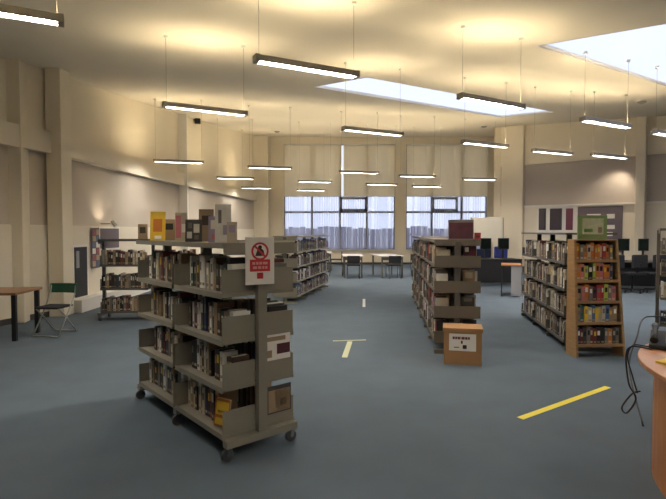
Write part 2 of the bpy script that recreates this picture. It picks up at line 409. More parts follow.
# cream screen panel near the back corner
a = at_y(471, 232, 18.0); b = at_y(503, 232, 18.0); zt = at_y(480, 217.5, 18.0).z; zb_ = at_y(480, 233, 18.0).z
sp = thing('display_screen', 'pale cream freestanding display screen near the back right corner', 'screen', ((a.x + b.x) / 2, 18.0, 0))
hw = (b.x - a.x) / 2
obj('screen_panel', MB().box(-hw, hw, -0.02, 0.02, zb_ - 0.35, zt), M_wall_low, sp, bevel=0.008)
for s in (-1, 1):
    obj('leg', MB().box(s * hw - 0.02, s * hw + 0.02, -0.02, 0.02, 0.03, zt), M_tube, sp); obj('foot', MB().box(s * hw - 0.03, s * hw + 0.03, -0.22, 0.22, 0, 0.03), M_tube, sp)
# small wall lights whose glow shows on both side walls
def wall_light(loc, aim, energy, label, size=R(75)):
    t = thing('wall_light', label, 'lamp', loc)
    d = (Vector(aim) - Vector(loc)).normalized(); q_ = d.to_track_quat('-Z', 'Y')
    e = d * 0.10
    obj('lamp_barrel', MB().tube([-e * .6, e * .75], 0.05, 14, cap=False), M_white, t); obj('lamp_back', MB().tube([-e * .65, -e * .55], 0.05, 14), M_white, t)
    obj('bracket', MB().tube([(0, 0, 0), tuple(-NIN * 0.5) if loc[0] > 0 else (-0.30, 0, 0)], 0.015, 8), M_white, t)
    ld = bpy.data.lights.new('spot', 'SPOT'); ld.energy = energy; ld.color = (1, 0.84, 0.62); ld.spot_size = size; ld.spot_blend = 0.8; ld.shadow_soft_size = 0.03
    lo = bpy.data.objects.new('bulb', ld); C.objects.link(lo); lo.parent = t; lo.location = e * 0.2; lo.rotation_euler = q_.to_euler()
c = on_rw(630, 160); c2 = on_rw(604, 215)
wall_light(c + NIN * 0.5, c2, 65, 'small white wall spotlight beside the right-hand column', R(95))
# remaining shell outside the frame
mb = MB(); mb.box(-9.2, 15.6, -5.5, -5.2, 0, 4.1); struct(obj('wall_front', mb, M_wall))
mb = MB(); mb.box(15.0, 15.3, -5.2, 12.5, 0, 5.2); struct(obj('wall_side', mb, M_wall))

# openings and posters on the left wall
LA, LB = (-5.2 + 0.03, 9.3), (-5.12 + 0.03, 11.6)
def on_left(name, x0, y0, x1, y1, th, m, parent, proud=0.0):
    a, b, t = at_wall(x0, y1, LA, LB), at_wall(x1, y1, LA, LB), at_wall((x0 + x1) / 2, y0, LA, LB)
    n = Vector((1, -0.035, 0)).normalized(); zb = (a.z + b.z) / 2
    P = [a + n * proud, b + n * proud, b + n * (proud + th), a + n * (proud + th)]
    v = [Vector((p.x, p.y, zb)) for p in P] + [Vector((p.x, p.y, t.z)) for p in P]
    return obj(name, MB().poly(v, [(0, 1, 2, 3), (7, 6, 5, 4), (0, 4, 5, 1), (1, 5, 6, 2), (2, 6, 7, 3), (3, 7, 4, 0)]), m, parent)
w6 = bpy.data.objects.new('window_6', None); C.objects.link(w6); struct(w6)
on_left('window_frame', 72, 244.5, 88.2, 300, 0.02, M_white, w6); on_left('pane', 74, 247, 86.5, 297, 0.008, M_black, w6, 0.02)
on_left('sheet', 75, 251, 78, 268, 0.004, M_greyp, w6, 0.028)
w7 = bpy.data.objects.new('window_7', None); C.objects.link(w7); struct(w7)
on_left('window_frame', 98.5, 227, 119, 250, 0.02, M_white, w7); on_left('pane', 99.5, 228.5, 118, 248, 0.008, M_plum, w7, 0.02)
pc = thing('poster_collage', 'tall collage of small pictures beside the dark wall window', 'poster')
on_left('backing', 90.5, 228, 98.3, 268, 0.012, M_plum, pc, 0.022)
k = 0
for r_ in range(6):
    for c_ in range(2):
        xa = 91.0 + c_ * 3.7; ya = 229.5 + r_ * 6.3
        mm = [mat('print red', (0.35, 0.10, 0.10)), M_paper, mat('print blue', (0.12, 0.15, 0.25)), mat('print tan', (0.42, 0.30, 0.2))][(k * 7 + r_) % 4]; k += 1
        on_left('picture', xa, ya, xa + 3.2, ya + 5.4, 0.003, mm, pc, 0.034)
lg = at_wall(73, 300, LA, LB); lg2 = at_wall(128, 294, LA, (-5.1, 14.0))
struct(obj('trim_8', MB().box(0, 0.32, 9.55, 13.6, 0.0, 0.24), M_white, loc=(-5.14, 0, 0)))

c = at_wall(100, 226, LA, LB); c2 = at_wall(100, 205, LA, LB)
wall_light(Vector((c.x + 0.32, c.y, c.z + 0.05)), Vector((c2.x + 0.0, c2.y, c2.z + 0.1)), 7, 'small white uplight above the picture collage on the left wall', R(140))
# ================================================================== PENDANT LAMPS
H_L, L_L = 3.3, 1.22
M_cable = mat('steel suspension wire', (0.22, 0.20, 0.16), 0.6)
def ring_box(hl, hw, z0, z1, t):                   # open channel
    return MB().box(-hl, hl, -hw, -hw + t, z0, z1).box(-hl, hl, hw - t, hw, z0, z1).box(-hl, hl, -hw + t, hw - t, (z0 + z1) / 2 - 0.004, (z0 + z1) / 2 + 0.004)
hl, hw_ = L_L / 2 - 0.03, 0.055
lm = {}
def lamp_meshes():
    lm['housing'] = ring_box(hl, hw_, 0.0, 0.066, 0.006).mesh('housing')
    lm['diffuser'] = MB().box(-hl + 0.02, hl - 0.02, -hw_ + 0.009, hw_ - 0.009, 0.0255, 0.0285).mesh('diffuser')
    lm['uplight'] = MB().box(-hl + 0.02, hl - 0.02, -hw_ + 0.012, hw_ - 0.012, 0.046, 0.053).mesh('uplight')
    lm['end_cap'] = MB().box(-0.015, 0.03, -hw_ - 0.003, hw_ + 0.003, -0.002, 0.07).mesh('end_cap')
    for k_, mm in (('housing', M_lamp_body), ('diffuser', M_lamp_dn), ('uplight', M_lamp_up), ('end_cap', M_lamp_body)): lm[k_].materials.append(mm)
lamp_meshes()
def pendant(c, ang, label):
    r = thing('pendant_lamp', label, 'lamp', (c.x, c.y, H_L), ang, 'linear pendant lamps')
    for k_ in ('housing', 'diffuser', 'uplight'): obj(k_, lm[k_], None, r)
    obj('end_cap', lm['end_cap'], None, r, (hl, 0, 0)); obj('end_cap', lm['end_cap'], None, r, (-hl, 0, 0), (0, 0, math.pi))
    for s in (-1, 1):
        x = s * (hl - 0.02); wx, wy = c.x + x * math.cos(ang), c.y + x * math.sin(ang); zt = ceil_z(wx, wy) - H_L
        obj('cable', MB().tube([(x, 0, 0.07), (x, 0, zt)], 0.0025, 5), M_cable, r)
        obj('ceiling_cup', MB().tube([(x, 0, zt - 0.035), (x, 0, zt + 0.006)], 0.03, 10), M_white, r)
for (x0, y0, x1, y1, ang, lab) in [
    (-100, -3, 53, 17, 26, 'linear pendant lamp cut off by the top left corner'),
    (163, 104, 250, 115, 28, 'linear pendant lamp above the trolley with the red sign'),
    (256, 59, 361, 76, 27, 'largest nearest linear pendant lamp at top centre, beside the long skylight'),
    (343, 128, 404, 135, 26, 'linear pendant lamp just below the left end of the long skylight'),
    (459, 97, 526, 107, 30, 'linear pendant lamp crossing the right part of the long skylight'),
    (464, 141, 507, 147, 28, 'linear pendant lamp left of the right-hand wall pier'),
    (583, 120, 630, 126, 28, 'linear pendant lamp below the right skylight, left of the column'),
    (652, 132, 695, 138, 28, 'linear pendant lamp cut off by the right edge'),
    (537, 150, 568, 154, 26, 'small linear pendant lamp before the grey panel, left of two'),
    (593, 154, 626, 158, 26, 'small linear pendant lamp before the grey panel, right of two'),
    (153, 160, 205, 163, 14, 'linear pendant lamp alongside the left ledge beam'),
    (248, 166.5, 292, 168.5, 12, 'far linear pendant lamp before the left end of the back wall'),
    (217, 177, 254, 179, 12, 'far linear pendant lamp above the white books on the trolley'),
    (241, 187, 272, 188.5, 12, 'lowest far linear pendant lamp at left, by the end of the ledge beam'),
    (341, 171, 378, 173.5, 14, 'far linear pendant lamp crossing the bright slit between blinds'),
    (299, 181, 331, 182, 12, 'far linear pendant lamp before the blind left of the bright slit'),
    (368, 183.5, 395, 185, 12, 'far linear pendant lamp just left of the pier between windows'),
    (402, 175, 433, 177, 12, 'far linear pendant lamp overlapping the pier between windows'),
    (466, 178, 493, 180, 12, 'far linear pendant lamp above the cream display screen'),
    (414, 185.5, 440, 187, 12, 'farthest linear pendant lamp above the right-hand window'),
    (297, 189.5, 325, 190.5, 12, 'farthest linear pendant lamp just above the left-hand window')]:
    c = at_z((x0 + x1) / 2, (y0 + y1) / 2, H_L + 0.03); pendant(c, R(ang), lab)
# the lamp grid goes on beyond the frame, behind and beside the camera
for i, (x, y) in enumerate(((0.2, 0.3), (3.6, 1.2), (-2.0, -2.9), (1.8, -2.7), (5.6, -1.6), (5.9, 5.0), (8.6, 9.2))):
    pendant(Vector((x, y, 0)), R(27), 'linear pendant lamp outside the picture, continuing the lamp rows')
# small ceiling sensors
for (px, py, lab) in ((277, 131, 'small dark ceiling sensor above the left end of the back wall'), (484, 126, 'small ceiling sensor beside the tip of the long skylight'), (642, 101, 'small ceiling sensor near the right edge')):
    c = at_ceil(px, py); t = thing('ceiling_sensor', lab, 'sensor', (c.x, c.y, ceil_z(c.x, c.y)), 0, 'ceiling sensors')
    obj('base', MB().tube([(0, 0, -0.02), (0, 0, 0.01)], 0.16, 14), M_white, t); obj('dome', MB().tube([(0, 0, -0.07), (0, 0, -0.05), (0, 0, -0.02)], [0.04, 0.09, 0.12], 14), M_lamp_body, t)
c = at_wall(194, 120, (-4.05, 20.7), (-4.85, 14.6)); t = thing('wall_speaker', 'small black speaker high on the left wall', 'speaker', (c.x + 0.12, c.y, c.z), R(10))
obj('cabinet', MB().box(-0.09, 0.09, -0.09, 0.09, -0.12, 0.12), M_black, t, bevel=0.01); obj('bracket', MB().box(-0.2, -0.09, -0.02, 0.02, -0.02, 0.02), M_steel_d, t)

# ================================================================== BOOKS
PAL = {'black': (0.015, 0.014, 0.014), 'dark brown': (0.05, 0.032, 0.022), 'dark grey': (0.06, 0.058, 0.055), 'grey': (0.18, 0.17, 0.15), 'cream': (0.50, 0.44, 0.33),
       'white': (0.80, 0.77, 0.72), 'tan': (0.33, 0.23, 0.14), 'dark red': (0.16, 0.025, 0.025), 'red': (0.45, 0.04, 0.05), 'navy': (0.025, 0.035, 0.09), 'blue': (0.06, 0.13, 0.28),
       'dark green': (0.025, 0.06, 0.04), 'green': (0.12, 0.28, 0.08), 'lime': (0.38, 0.48, 0.06), 'yellow': (0.78, 0.50, 0.04), 'orange': (0.55, 0.18, 0.03), 'pink': (0.55, 0.17, 0.20),
       'teal': (0.05, 0.18, 0.18), 'maroon': (0.09, 0.02, 0.03), 'lilac': (0.34, 0.28, 0.40)}
def bm_(c): return mat('book cover ' + c, PAL[c], 0.5, noise=0.12, nscale=25)
PN = list(PAL)
def book_mesh(t, h, d):                            # spine faces -y, x = thickness
    m = MB(); b = min(0.003, t * 0.18)
    m.box(0, b, 0, d, 0, h).box(t - b, t, 0, d, 0, h).box(b, t - b, 0, b, 0, h)
    m.box(b, t - b, b, d - 0.004, 0.003, h - 0.004, 1)
    m.box(t * 0.15, t * 0.85, -0.0008, 0.0002, 0.022, 0.042, 2)
    m.box(t * 0.2, t * 0.8, -0.0008, 0.0002, h * 0.55, h * 0.82, 3)
    return m.mesh('book')
NBOOK = [0]
def add_book(Mw, t, h, d, col, label, group, col2=None):
    me = book_mesh(t, h, d)
    for mm in (bm_(col), M_pages, bm_(random.choice(['cream', 'grey', 'tan'])), bm_(col2 or random.choice(['cream', 'white', 'grey', 'black', 'yellow', 'tan']))): me.materials.append(mm)
    o = bpy.data.objects.new('book', me); C.objects.link(o); o.matrix_world = Mw; NBOOK[0] += 1
    return tag(o, label, 'book', group)
STUFF = MB(); STUFF_N = [0]
def stuff_book(Mw, t, h, d, col):
    i = PN.index(col); STUFF.box(0, t, 0, d, 0, h, i, Mw); STUFF_N[0] += 1
    STUFF.poly([Mw @ Vector(p) for p in ((t * .12, -0.001, 0.02), (t * .88, -0.001, 0.02), (t * .88, -0.001, 0.042), (t * .12, -0.001, 0.042))], [(0, 1, 2, 3)], PN.index(random.choice(['cream', 'grey', 'tan'])))
    j = random.choice([PN.index(c) for c in ('cream', 'grey', 'black', 'tan', 'white')])
    STUFF.poly([Mw @ Vector(p) for p in ((t * .2, -0.001, h * .55), (t * .8, -0.001, h * .55), (t * .8, -0.001, h * .82), (t * .2, -0.001, h * .82))], [(0, 1, 2, 3)], j)
def pick(weights):
    k = list(weights); return random.choices(k, [weights[c] for c in k])[0]
def frame(loc, ang): return Matrix.Translation(Vector(loc)) @ Matrix.Rotation(ang, 4, 'Z')
# row of books: U = unit matrix; front line at local y=yf, spines facing outward (side s); x from xa to xb
def row(U, xa, xb, yf, s, z, weights, hmin, hmax, dmax, fill=1.0, tmin=0.015, tmax=0.04, label=None, group=None, gap=0.0, rev=False):
    x = xa; n = 0; end = xa + (xb - xa) * fill; items = []
    while True:
        t = random.uniform(tmin, tmax)
        if x + t > end: break
        h = random.uniform(hmin, hmax); d = random.uniform(dmax * 0.75, dmax); c = pick(weights); jit = random.uniform(0, 0.015)
        items.append((x, t, h, d, c, jit)); x += t + 0.0012
        if gap and random.random() < gap: x += random.uniform(0.01, 0.06)
    if rev: items = items[::-1]
    for n, (x, t, h, d, c, jit) in enumerate(items):
        if s > 0:   # face towards +y: rotate book by 180 deg
            Mw = U @ Matrix.Translation((x + t, yf - jit, z)) @ Matrix.Rotation(math.pi, 4, 'Z')
        else:
            Mw = U @ Matrix.Translation((x, yf + jit, z))
        if label: add_book(Mw, t, h, d, c, label(n, c), group)
        else: stuff_book(Mw, t, h, d, c)

# ================================================================== STEEL MOBILE SHELVING
def cached(store, key, fn):
    if key not in store: store[key] = fn()
    return store[key]
SH = {}
def shelving(name, label, loc, ang, nb, bw, W=0.53, levels=(0.17, 0.49, 0.81, 1.13), top=1.47, steel=None, castors=True, flat_top=False, sides=(1, -1), ends=True, bh=0.165, full_end=False):
    steel = steel or M_steel
    r = thing(name, label, 'shelving', loc, ang, 'double-sided library shelving')
    L = nb * bw; hd = W / 2; dep = hd - 0.03; key = (nb, bw, W, steel.name)
    zf = 0.095 if castors else 0.0
    def fx(k, mb_fn, mm=steel):
        me = cached(SH, (k,) + key + (castors,), lambda: mb_fn().mesh(k))
        if not me.materials: me.materials.append(mm)
        return me
    for i in range(nb + 1):
        x = i * bw
        obj('foot', fx('foot', lambda: MB().box(-0.03, 0.03, -hd, hd, zf, zf + 0.05)), None, r, (x, 0, 0))
        obj('post', fx('post%d' % full_end, lambda: MB().box(-0.022, 0.022, -0.035, 0.035, zf + 0.05, top - 0.02), M_steel_d if full_end else steel), None, r, (x, 0, 0))
        if castors:
            for s in (-1, 1):
                k = obj('castor', fx('castor', lambda: MB().box(-0.02, 0.02, -0.025, 0.025, 0.085, 0.095).bar((0.018, 0, 0.09), (0.018, 0.012, 0.035), 0.004, 0.03).bar((-0.018, 0, 0.09), (-0.018, 0.012, 0.035), 0.004, 0.03), M_chrome), None, r, (x, s * (hd - 0.03), 0))
                obj('wheel', fx('wheel', lambda: MB().tube([(-0.014, 0.012, 0.042), (0.014, 0.012, 0.042)], 0.042, 14), mat('grey castor tyre', (0.06, 0.06, 0.06), .5)), None, k)
    for i in range(nb):
        xa, xb = i * bw + 0.024, (i + 1) * bw - 0.024; ln = xb - xa
        for s in sides:
            for z in levels:
                sh = obj('shelf', fx('shelf%d' % s, lambda: MB().box(0, ln, min(s * 0.036, s * hd), max(s * 0.036, s * hd), -0.022, 0).box(0, ln, min(s * hd, s * (hd + 0.004)), max(s * hd, s * (hd + 0.004)), -0.03, 0.008)), None, r, (xa, 0, z))
                for e in (0, 1):
                    obj('end_bracket', fx('br%d_%.2f' % (s, bh), lambda: MB().box(-0.003, 0.003, min(s * 0.037, s * hd), max(s * 0.037, s * hd), 0.0005, bh)), None, r, (xa + 0.004 if e == 0 else xb - 0.004, 0, z))
            if full_end and i == 0:
                for z in levels:
                    obj('end_panel', fx('ep%d_%.2f' % (s, bh), lambda: MB().box(-0.032, -0.026, min(s * 0.001, s * hd), max(s * 0.001, s * hd), -0.03, bh + .01)), None, r, (0, 0, z))
            if flat_top: continue
            obj('top_tray', fx('tt%d' % s, lambda: MB().box(0, ln + 0.04, min(s * 0.001, s * hd), max(s * 0.001, s * hd), -0.02, 0).box(0, ln + 0.04, min(s * hd, s * (hd + 0.004)), max(s * hd, s * (hd + 0.004)), -0.03, 0.006)), None, r, (xa - 0.02, 0, top))
            if ends and i == 0:
                obj('top_end_panel', fx('te%d' % s, lambda: MB().box(-0.004, 0, min(s * 0.001, s * hd), max(s * 0.001, s * hd), -0.075, 0.006)), None, r, (xa - 0.021, 0, top))
    if flat_top:
        obj('top_board', MB().box(-0.03, L + 0.03, -hd - 0.01, hd + 0.01, top - 0.02, top + 0.005), M_steel_d, r)
    return frame(loc, ang)
LV = ['bottom', 'third', 'second', 'top']

# --- front trolley with red sign
A1 = R(130.2); CART = (-0.505, 3.50, 0)
BW = 0.835; WC = 0.58; TOPC = 1.47; lev = (0.17, 0.49, 0.81, 1.13)
U1 = shelving('book_trolley', 'grey steel book trolley on castors with red and white sign at its end', CART, A1, 2, BW, WC, lev, TOPC)
wts = {'black': 2.5, 'dark brown': 3.5, 'dark grey': 3, 'grey': 3, 'cream': 3, 'white': 2, 'tan': 3, 'dark red': 1, 'navy': 1, 'dark green': 1, 'maroon': 1, 'red': .3}
for b_ in range(2):
    for li, z in enumerate(lev):
        bayn = 'nearer' if b_ == 0 else 'farther'
        xs0 = b_ * BW + 0.035; xs1 = (b_ + 1) * BW - 0.035
        if b_ == 0 and li == 0: xs0 += 0.215
        lab = lambda n, c, bayn=bayn, li=li: '%s book, %s from the right, %s shelf, %s bay of signed front trolley' % (c, ORD[n], LV[li], bayn)
        row(U1, xs0, xs1, WC / 2 - 0.075, 1, z + 0.001, wts, 0.18, 0.25, 0.155, (0.97, 0.86, 0.92, 0.95)[li], 0.026, 0.05, lab, 'books on the front trolley', 0.05)
        row(U1, xs0 + 0.02, xs1, -WC / 2 + 0.02, -1, z + 0.001, wts, 0.18, 0.23, 0.17, 0.85, 0.018, 0.04)
# face-out and leaning books on / in the trolley
def cover_board(name, w, h, t, mats, marks):       # upright flat book: front cover faces -y, base at z=0
    m = MB(); m.box(-w / 2, w / 2, 0, 0.002, 0, h, 0).box(-w / 2, w / 2, t - 0.002, t, 0, h, 0).box(-w / 2, -w / 2 + 0.003, 0.002, t - 0.002, 0, h, 0)
    m.box(-w / 2 + 0.003, w / 2 - 0.004, 0.002, t - 0.002, 0.003, h - 0.003, 1)
    for (x0, x1, z0, z1, mi) in marks: m.box(x0 * w, x1 * w, -0.001, 0.0002, z0 * h, z1 * h, mi)
    me = m.mesh(name)
    for mm in mats: me.materials.append(mm)
    return me
def face_book(Mw, w, h, t, mats, marks, label, tilt=0.0, name='book', group='face-out books'):
    o = bpy.data.objects.new(name, cover_board(name, w, h, t, mats, marks)); C.objects.link(o)
    o.matrix_world = Mw @ Matrix.Rotation(tilt, 4, 'X'); NBOOK[0] += 1
    return tag(o, label, 'book', group)
def xl_for(px, yl):                                 # local x on the trolley top seen at pixel column px
    u = (px - 333) / F; ca, sa = math.cos(A1), math.sin(A1); x0 = CART[0] - sa * yl; y0 = CART[1] + ca * yl
    return (u * y0 - x0) / (ca - u * sa)
def top_book(px, yl, rz, w, h, t, mats, marks, label, tilt=-0.14):   # standing on the trolley top, facing the camera-left side
    xl = xl_for(px, yl); z = TOPC + 0.001 + (t * math.sin(abs(tilt)))
    face_book(U1 @ Matrix.Translation((xl, yl, z)) @ Matrix.Rotation(math.pi + rz, 4, 'Z'), w, h, t, mats, marks, label, tilt)
yel, org, wht, pnk, brn, gry, blk = [bm_(c) for c in ('yellow', 'orange', 'white', 'pink', 'tan', 'grey', 'black')]
lil, crm = bm_('lilac'), bm_('cream')
fz = R(58)
top_book(157.5, 0.12, fz, 0.135, 0.27, 0.012, [yel, M_pages, org, wht], [(-.3, .3, .3, .75, 2), (-.2, .25, .05, .16, 3)], 'yellow face-out book standing on the far end of the front trolley top')
top_book(169, 0.0, fz + .2, 0.13, 0.20, 0.014, [brn, M_pages, blk, wht], [(-.3, .3, .5, .8, 2)], 'small brown book beside the yellow book on the trolley top')
top_book(181, 0.06, fz + .1, 0.10, 0.25, 0.012, [bm_('cream'), M_pages, pnk, wht], [(-.45, .0, .1, .9, 2), (.05, .4, .3, .6, 3)], 'pink and cream picture book on the trolley top')
top_book(193.5, 0.14, fz, 0.13, 0.18, 0.012, [bm_('dark grey'), M_pages, wht, gry], [(-.4, -.1, .15, .45, 2), (.0, .35, .4, .8, 2), (-.35, -.1, .6, .85, 3), (.05, .3, .1, .3, 3)], 'black and white patterned book on the trolley top')
top_book(206, 0.0, fz, 0.12, 0.27, 0.016, [brn, M_pages, bm_('dark brown'), wht], [(-.3, .3, .5, .8, 2)], 'tall brown book behind the patterned book on the trolley top')
top_book(223, 0.08, fz, 0.12, 0.29, 0.012, [wht, M_pages, gry, lil], [(-.3, -.1, .5, .85, 2), (.0, .4, .2, .45, 3)], 'tallest white book on the trolley top')
top_book(214, 0.12, fz, 0.085, 0.2, 0.010, [lil, M_pages, wht, pnk], [(-.3, .3, .5, .85, 2), (-.2, .2, .1, .3, 3)], 'small lilac and white book before the tall white book')
top_book(232, 0.15, fz, 0.07, 0.15, 0.010, [crm, M_pages, lil, wht], [(-.3, .3, .5, .85, 2)], 'small pale book right of the tall white book on the trolley')
def flat_stack(xl, yl, w, d, t, mats, label):
    o = bpy.data.objects.new('book', cover_board('book', w, d, t, mats, [])); C.objects.link(o); NBOOK[0] += 1
    o.matrix_world = U1 @ Matrix.Translation((xl, yl, TOPC + 0.0015 + t)) @ Matrix.Rotation(math.pi, 4, 'Z') @ Matrix.Rotation(R(-90), 4, 'X'); tag(o, label, 'book', 'face-out books')
flat_stack(0.17, 0.12, 0.15, 0.20, 0.02, [bm_('dark grey'), M_pages], 'dark book lying flat on the trolley top left of the sign')
flat_stack(0.12, -0.16, 0.13, 0.18, 0.02, [bm_('dark brown'), M_pages], 'dark book lying flat on the trolley top right of the sign')
# bright orange face-out book low down at the near end
face_book(U1 @ Matrix.Translation((0.165, 0.235, lev[0] + 0.012)) @ Matrix.Rotation(math.pi + R(32), 4, 'Z') @ Matrix.Rotation(R(7), 4, 'Y'), 0.115, 0.20, 0.022, [org, M_pages, yel, bm_('dark brown')],
          [(-.42, .42, .42, .9, 2), (-.3, .3, .48, .58, 3), (-.42, .42, .06, .3, 2)], 'bright orange and yellow book facing out on the lowest trolley shelf')
# end displays on the visible end of the trolley (local x = 0 side, facing -x)
E = U1 @ Matrix.Translation((-0.001, 0, 0)) @ Matrix.Rotation(R(-90), 4, 'Z')     # local: -y faces outward (-x), x runs towards local -y... 
E = U1 @ Matrix.Rotation(R(-90), 4, 'Z')
# in E: +x = unit -y (image right), -y = unit -x (towards the camera)
def end_card(xc, z, w, h, mats, marks, label, name='leaflet', cat='leaflet', y=0.013):
    o = bpy.data.objects.new(name, cover_board(name, w, h, 0.008, mats, marks)); C.objects.link(o); o.matrix_world = E @ Matrix.Translation((xc, y, z)); tag(o, label, cat)
end_card(0.150, 0.625, 0.215, 0.185, [M_paper, M_pages, bm_('maroon'), bm_('tan')], [(-.05, .48, .22, .62, 2), (-.45, -.25, .12, .4, 3), (-.45, .3, .75, .92, 3)], 'cream leaflet with dark picture on the right half of the trolley end')
end_card(0.155, 0.235, 0.215, 0.20, [bm_('dark grey'), M_pages, bm_('tan'), bm_('cream'), bm_('dark brown')], [(-.42, .45, .05, .85, 2), (-.15, .4, .12, .8, 3), (.05, .3, .25, .5, 4)], 'dark book with orange and cream picture on the trolley end', 'book', 'book')
for zz, cc, lb in ((0.425, 'yellow', 'small yellow book edge above the lower picture on trolley end'), (0.815, 'dark red', 'dark red book edge above the cream leaflet on trolley end')):
    pass
# the red and white sign at the top of the end post
sg = thing('prohibition_sign', 'white sign with red prohibition circle and red text block on trolley end', 'sign', (E @ Vector((-0.045, -0.06, 1.19))), A1 + R(-90) + R(-14))
sw, sh_ = 0.205, 0.325
obj('sign_bracket', MB().box(-0.012, 0.04, 0.006, 0.03, 0.05, 0.20), M_steel_d, sg)
obj('sign_board', MB().box(-sw / 2, sw / 2, 0, 0.006, 0, sh_), M_paper, sg)
def disc(cx, cz, r0, r1, y, n=32):
    m = MB(); v = []; f = []
    for i in range(n):
        a = 2 * math.pi * i / n
        for rr in (r0, r1): v.append((cx + rr * math.cos(a), y, cz + rr * math.sin(a)))
    for i in range(n):
        j = (i + 1) % n; f.append((2 * i, 2 * i + 1, 2 * j + 1, 2 * j))
    return m.poly(v, f)
m = disc(0, 0.228, 0.048, 0.062, -0.0012)
d_ = math.sqrt(0.5) * 0.052
m.poly([(-d_ - 0.005, -0.0014, 0.228 + d_ - 0.005), (-d_ + 0.005, -0.0014, 0.228 + d_ + 0.005), (d_ + 0.005, -0.0014, 0.228 - d_ + 0.005), (d_ - 0.005, -0.0014, 0.228 - d_ - 0.005)], [(0, 3, 2, 1)])
obj('prohibition_ring', m, M_red, sg)
m = MB(); m.poly([(0.0 + 0.014 * math.cos(i * .524), -0.001, 0.256 + 0.014 * math.sin(i * .524)) for i in range(12)], [tuple(range(12))])
m.poly([(-0.034, -0.001, 0.196), (0.034, -0.001, 0.196), (0.026, -0.001, 0.234), (0.006, -0.001, 0.25), (-0.018, -0.001, 0.24)], [(0, 1, 2, 3, 4)])
obj('figure_symbol', m, M_dk, sg)
tb = obj('text_block', MB().box(-0.072, 0.072, -0.0015, 0, 0.09, 0.172), M_red, sg)
m = MB()
for (za, segs) in ((0.138, [(-.055, -.035), (-.028, -.012), (-.006, .014), (.02, .054)]), (0.108, [(-.05, -.022), (-.014, .008), (.016, .03), (.036, .052)])):
    for (xa, xb) in segs: m.box(xa, xb, -0.0022, -0.0015, za, za + 0.017)
obj('lettering', m, mat('sign text', (0.66, 0.36, 0.33)), tb)
obj('emblem', MB().box(-0.022, 0.022, -0.0012, 0, 0.04, 0.082), M_red, sg)

# --- shelf block behind the trolley (to its right)
A2 = R(79); ly = Vector((-math.sin(A2), math.cos(A2), 0)); n2 = at_z(297, 304, 0) + ly * 0.265
U2 = shelving('shelving_unit', 'grey steel shelving run between the front trolley and the window tables', (n2.x, n2.y, 0), A2, 4, 0.85, 0.53, lev, 1.46, M_steel, False, full_end=True)
w2 = {'black': 2, 'dark grey': 3, 'navy': 3, 'blue': 1, 'grey': 3, 'white': 2, 'maroon': 2, 'dark brown': 2, 'lilac': 1.5}
for b_ in range(4):
    for z in lev:
        row(U2, b_ * .85 + .035, (b_ + 1) * .85 - .035, -0.245, -1, z + .001, w2, .19, .25, .17, .95, .02, .045, gap=.05)
        if b_ == 0: row(U2, b_ * .85 + .035, (b_ + 1) * .85 - .035, 0.245, 1, z + .001, w2, .19, .25, .17, .9, .02, .045)
# --- left background trolley
A3 = R(4); p3 = at_z(98, 321.5, 0)
U3 = shelving('book_trolley', 'dark book trolley against the left wall with see-through shelves', (p3.x, p3.y + 0.26, 0), A3, 2, 0.86, 0.5, (0.17, 0.57, 0.98), 1.42, M_steel_d, True)
for b_ in range(2):
    for li, z in enumerate((.17, .57, .98)):
        row(U3, b_ * .86 + .04, (b_ + 1) * .86 - .04, -0.23, -1, z + .001, {'black': 2, 'dark brown': 3, 'tan': 2, 'dark grey': 2, 'cream': 1.2, 'grey': 1.5, 'dark red': .8}, .2, .27, .17, (1, .95, .98)[li], .022, .045, gap=.03)
q = U3 @ Vector((0.68, 0.0, 1.421))
face_book(frame(q, A3 + R(10)), 0.16, 0.27, 0.09, [bm_('tan'), M_pages, bm_('dark brown')], [(-.3, .3, .4, .8, 2)], 'thick brown volume standing on the dark trolley by the left wall')
# --- centre run of shelving (two trolleys end to end)
A4 = R(84); ly = Vector((-math.sin(A4), math.cos(A4), 0)); ax = Vector((math.cos(A4), math.sin(A4), 0)); n4 = at_z(434, 353, 0) - ly * 0.285
wc = {'black': 2, 'dark brown': 3, 'tan': 2, 'dark grey': 2, 'grey': 2.5, 'cream': 2, 'white': 1.5, 'dark red': 2, 'red': 1, 'navy': 1.5, 'blue': .6, 'lilac': .8}
U4 = shelving('shelving_unit', 'grey steel shelving run behind the cardboard box, nearer half', (n4.x, n4.y, 0), A4, 3, 0.88, 0.57, lev, 1.45, M_steel_b, False, full_end=True, bh=0.11)
n5 = n4 + ax * 2.8
U5 = shelving('shelving_unit', 'grey steel shelving run farther behind the cardboard box, next to windows', (n5.x, n5.y, 0), A4, 3, 0.88, 0.57, lev, 1.45, M_steel_b, False)
for UU, nbk in ((U4, 3), (U5, 3)):
    for b_ in range(nbk):
        for li, z in enumerate(lev):
            if UU is U4 and b_ == 0:
                lab = lambda n, c, li=li: '%s book, %s from the right, %s shelf, bay behind the cardboard box' % (c, ORD[n], LV[li])
                row(UU, .035, .845, 0.265, 1, z + .001, wc, .19, .25, .17, .9, .03, .055, lab, 'books on the centre run', .06)
            else:
                row(UU, b_ * .88 + .035, (b_ + 1) * .88 - .035, 0.265, 1, z + .001, wc, .19, .25, .17, .93, .02, .045, gap=.06)
            row(UU, b_ * .88 + (.1 if b_ == 0 else .035), (b_ + 1) * .88 - .035, -0.265, -1, z + .001, wc, .19, .25, .17, .85, .02, .045, gap=.06)
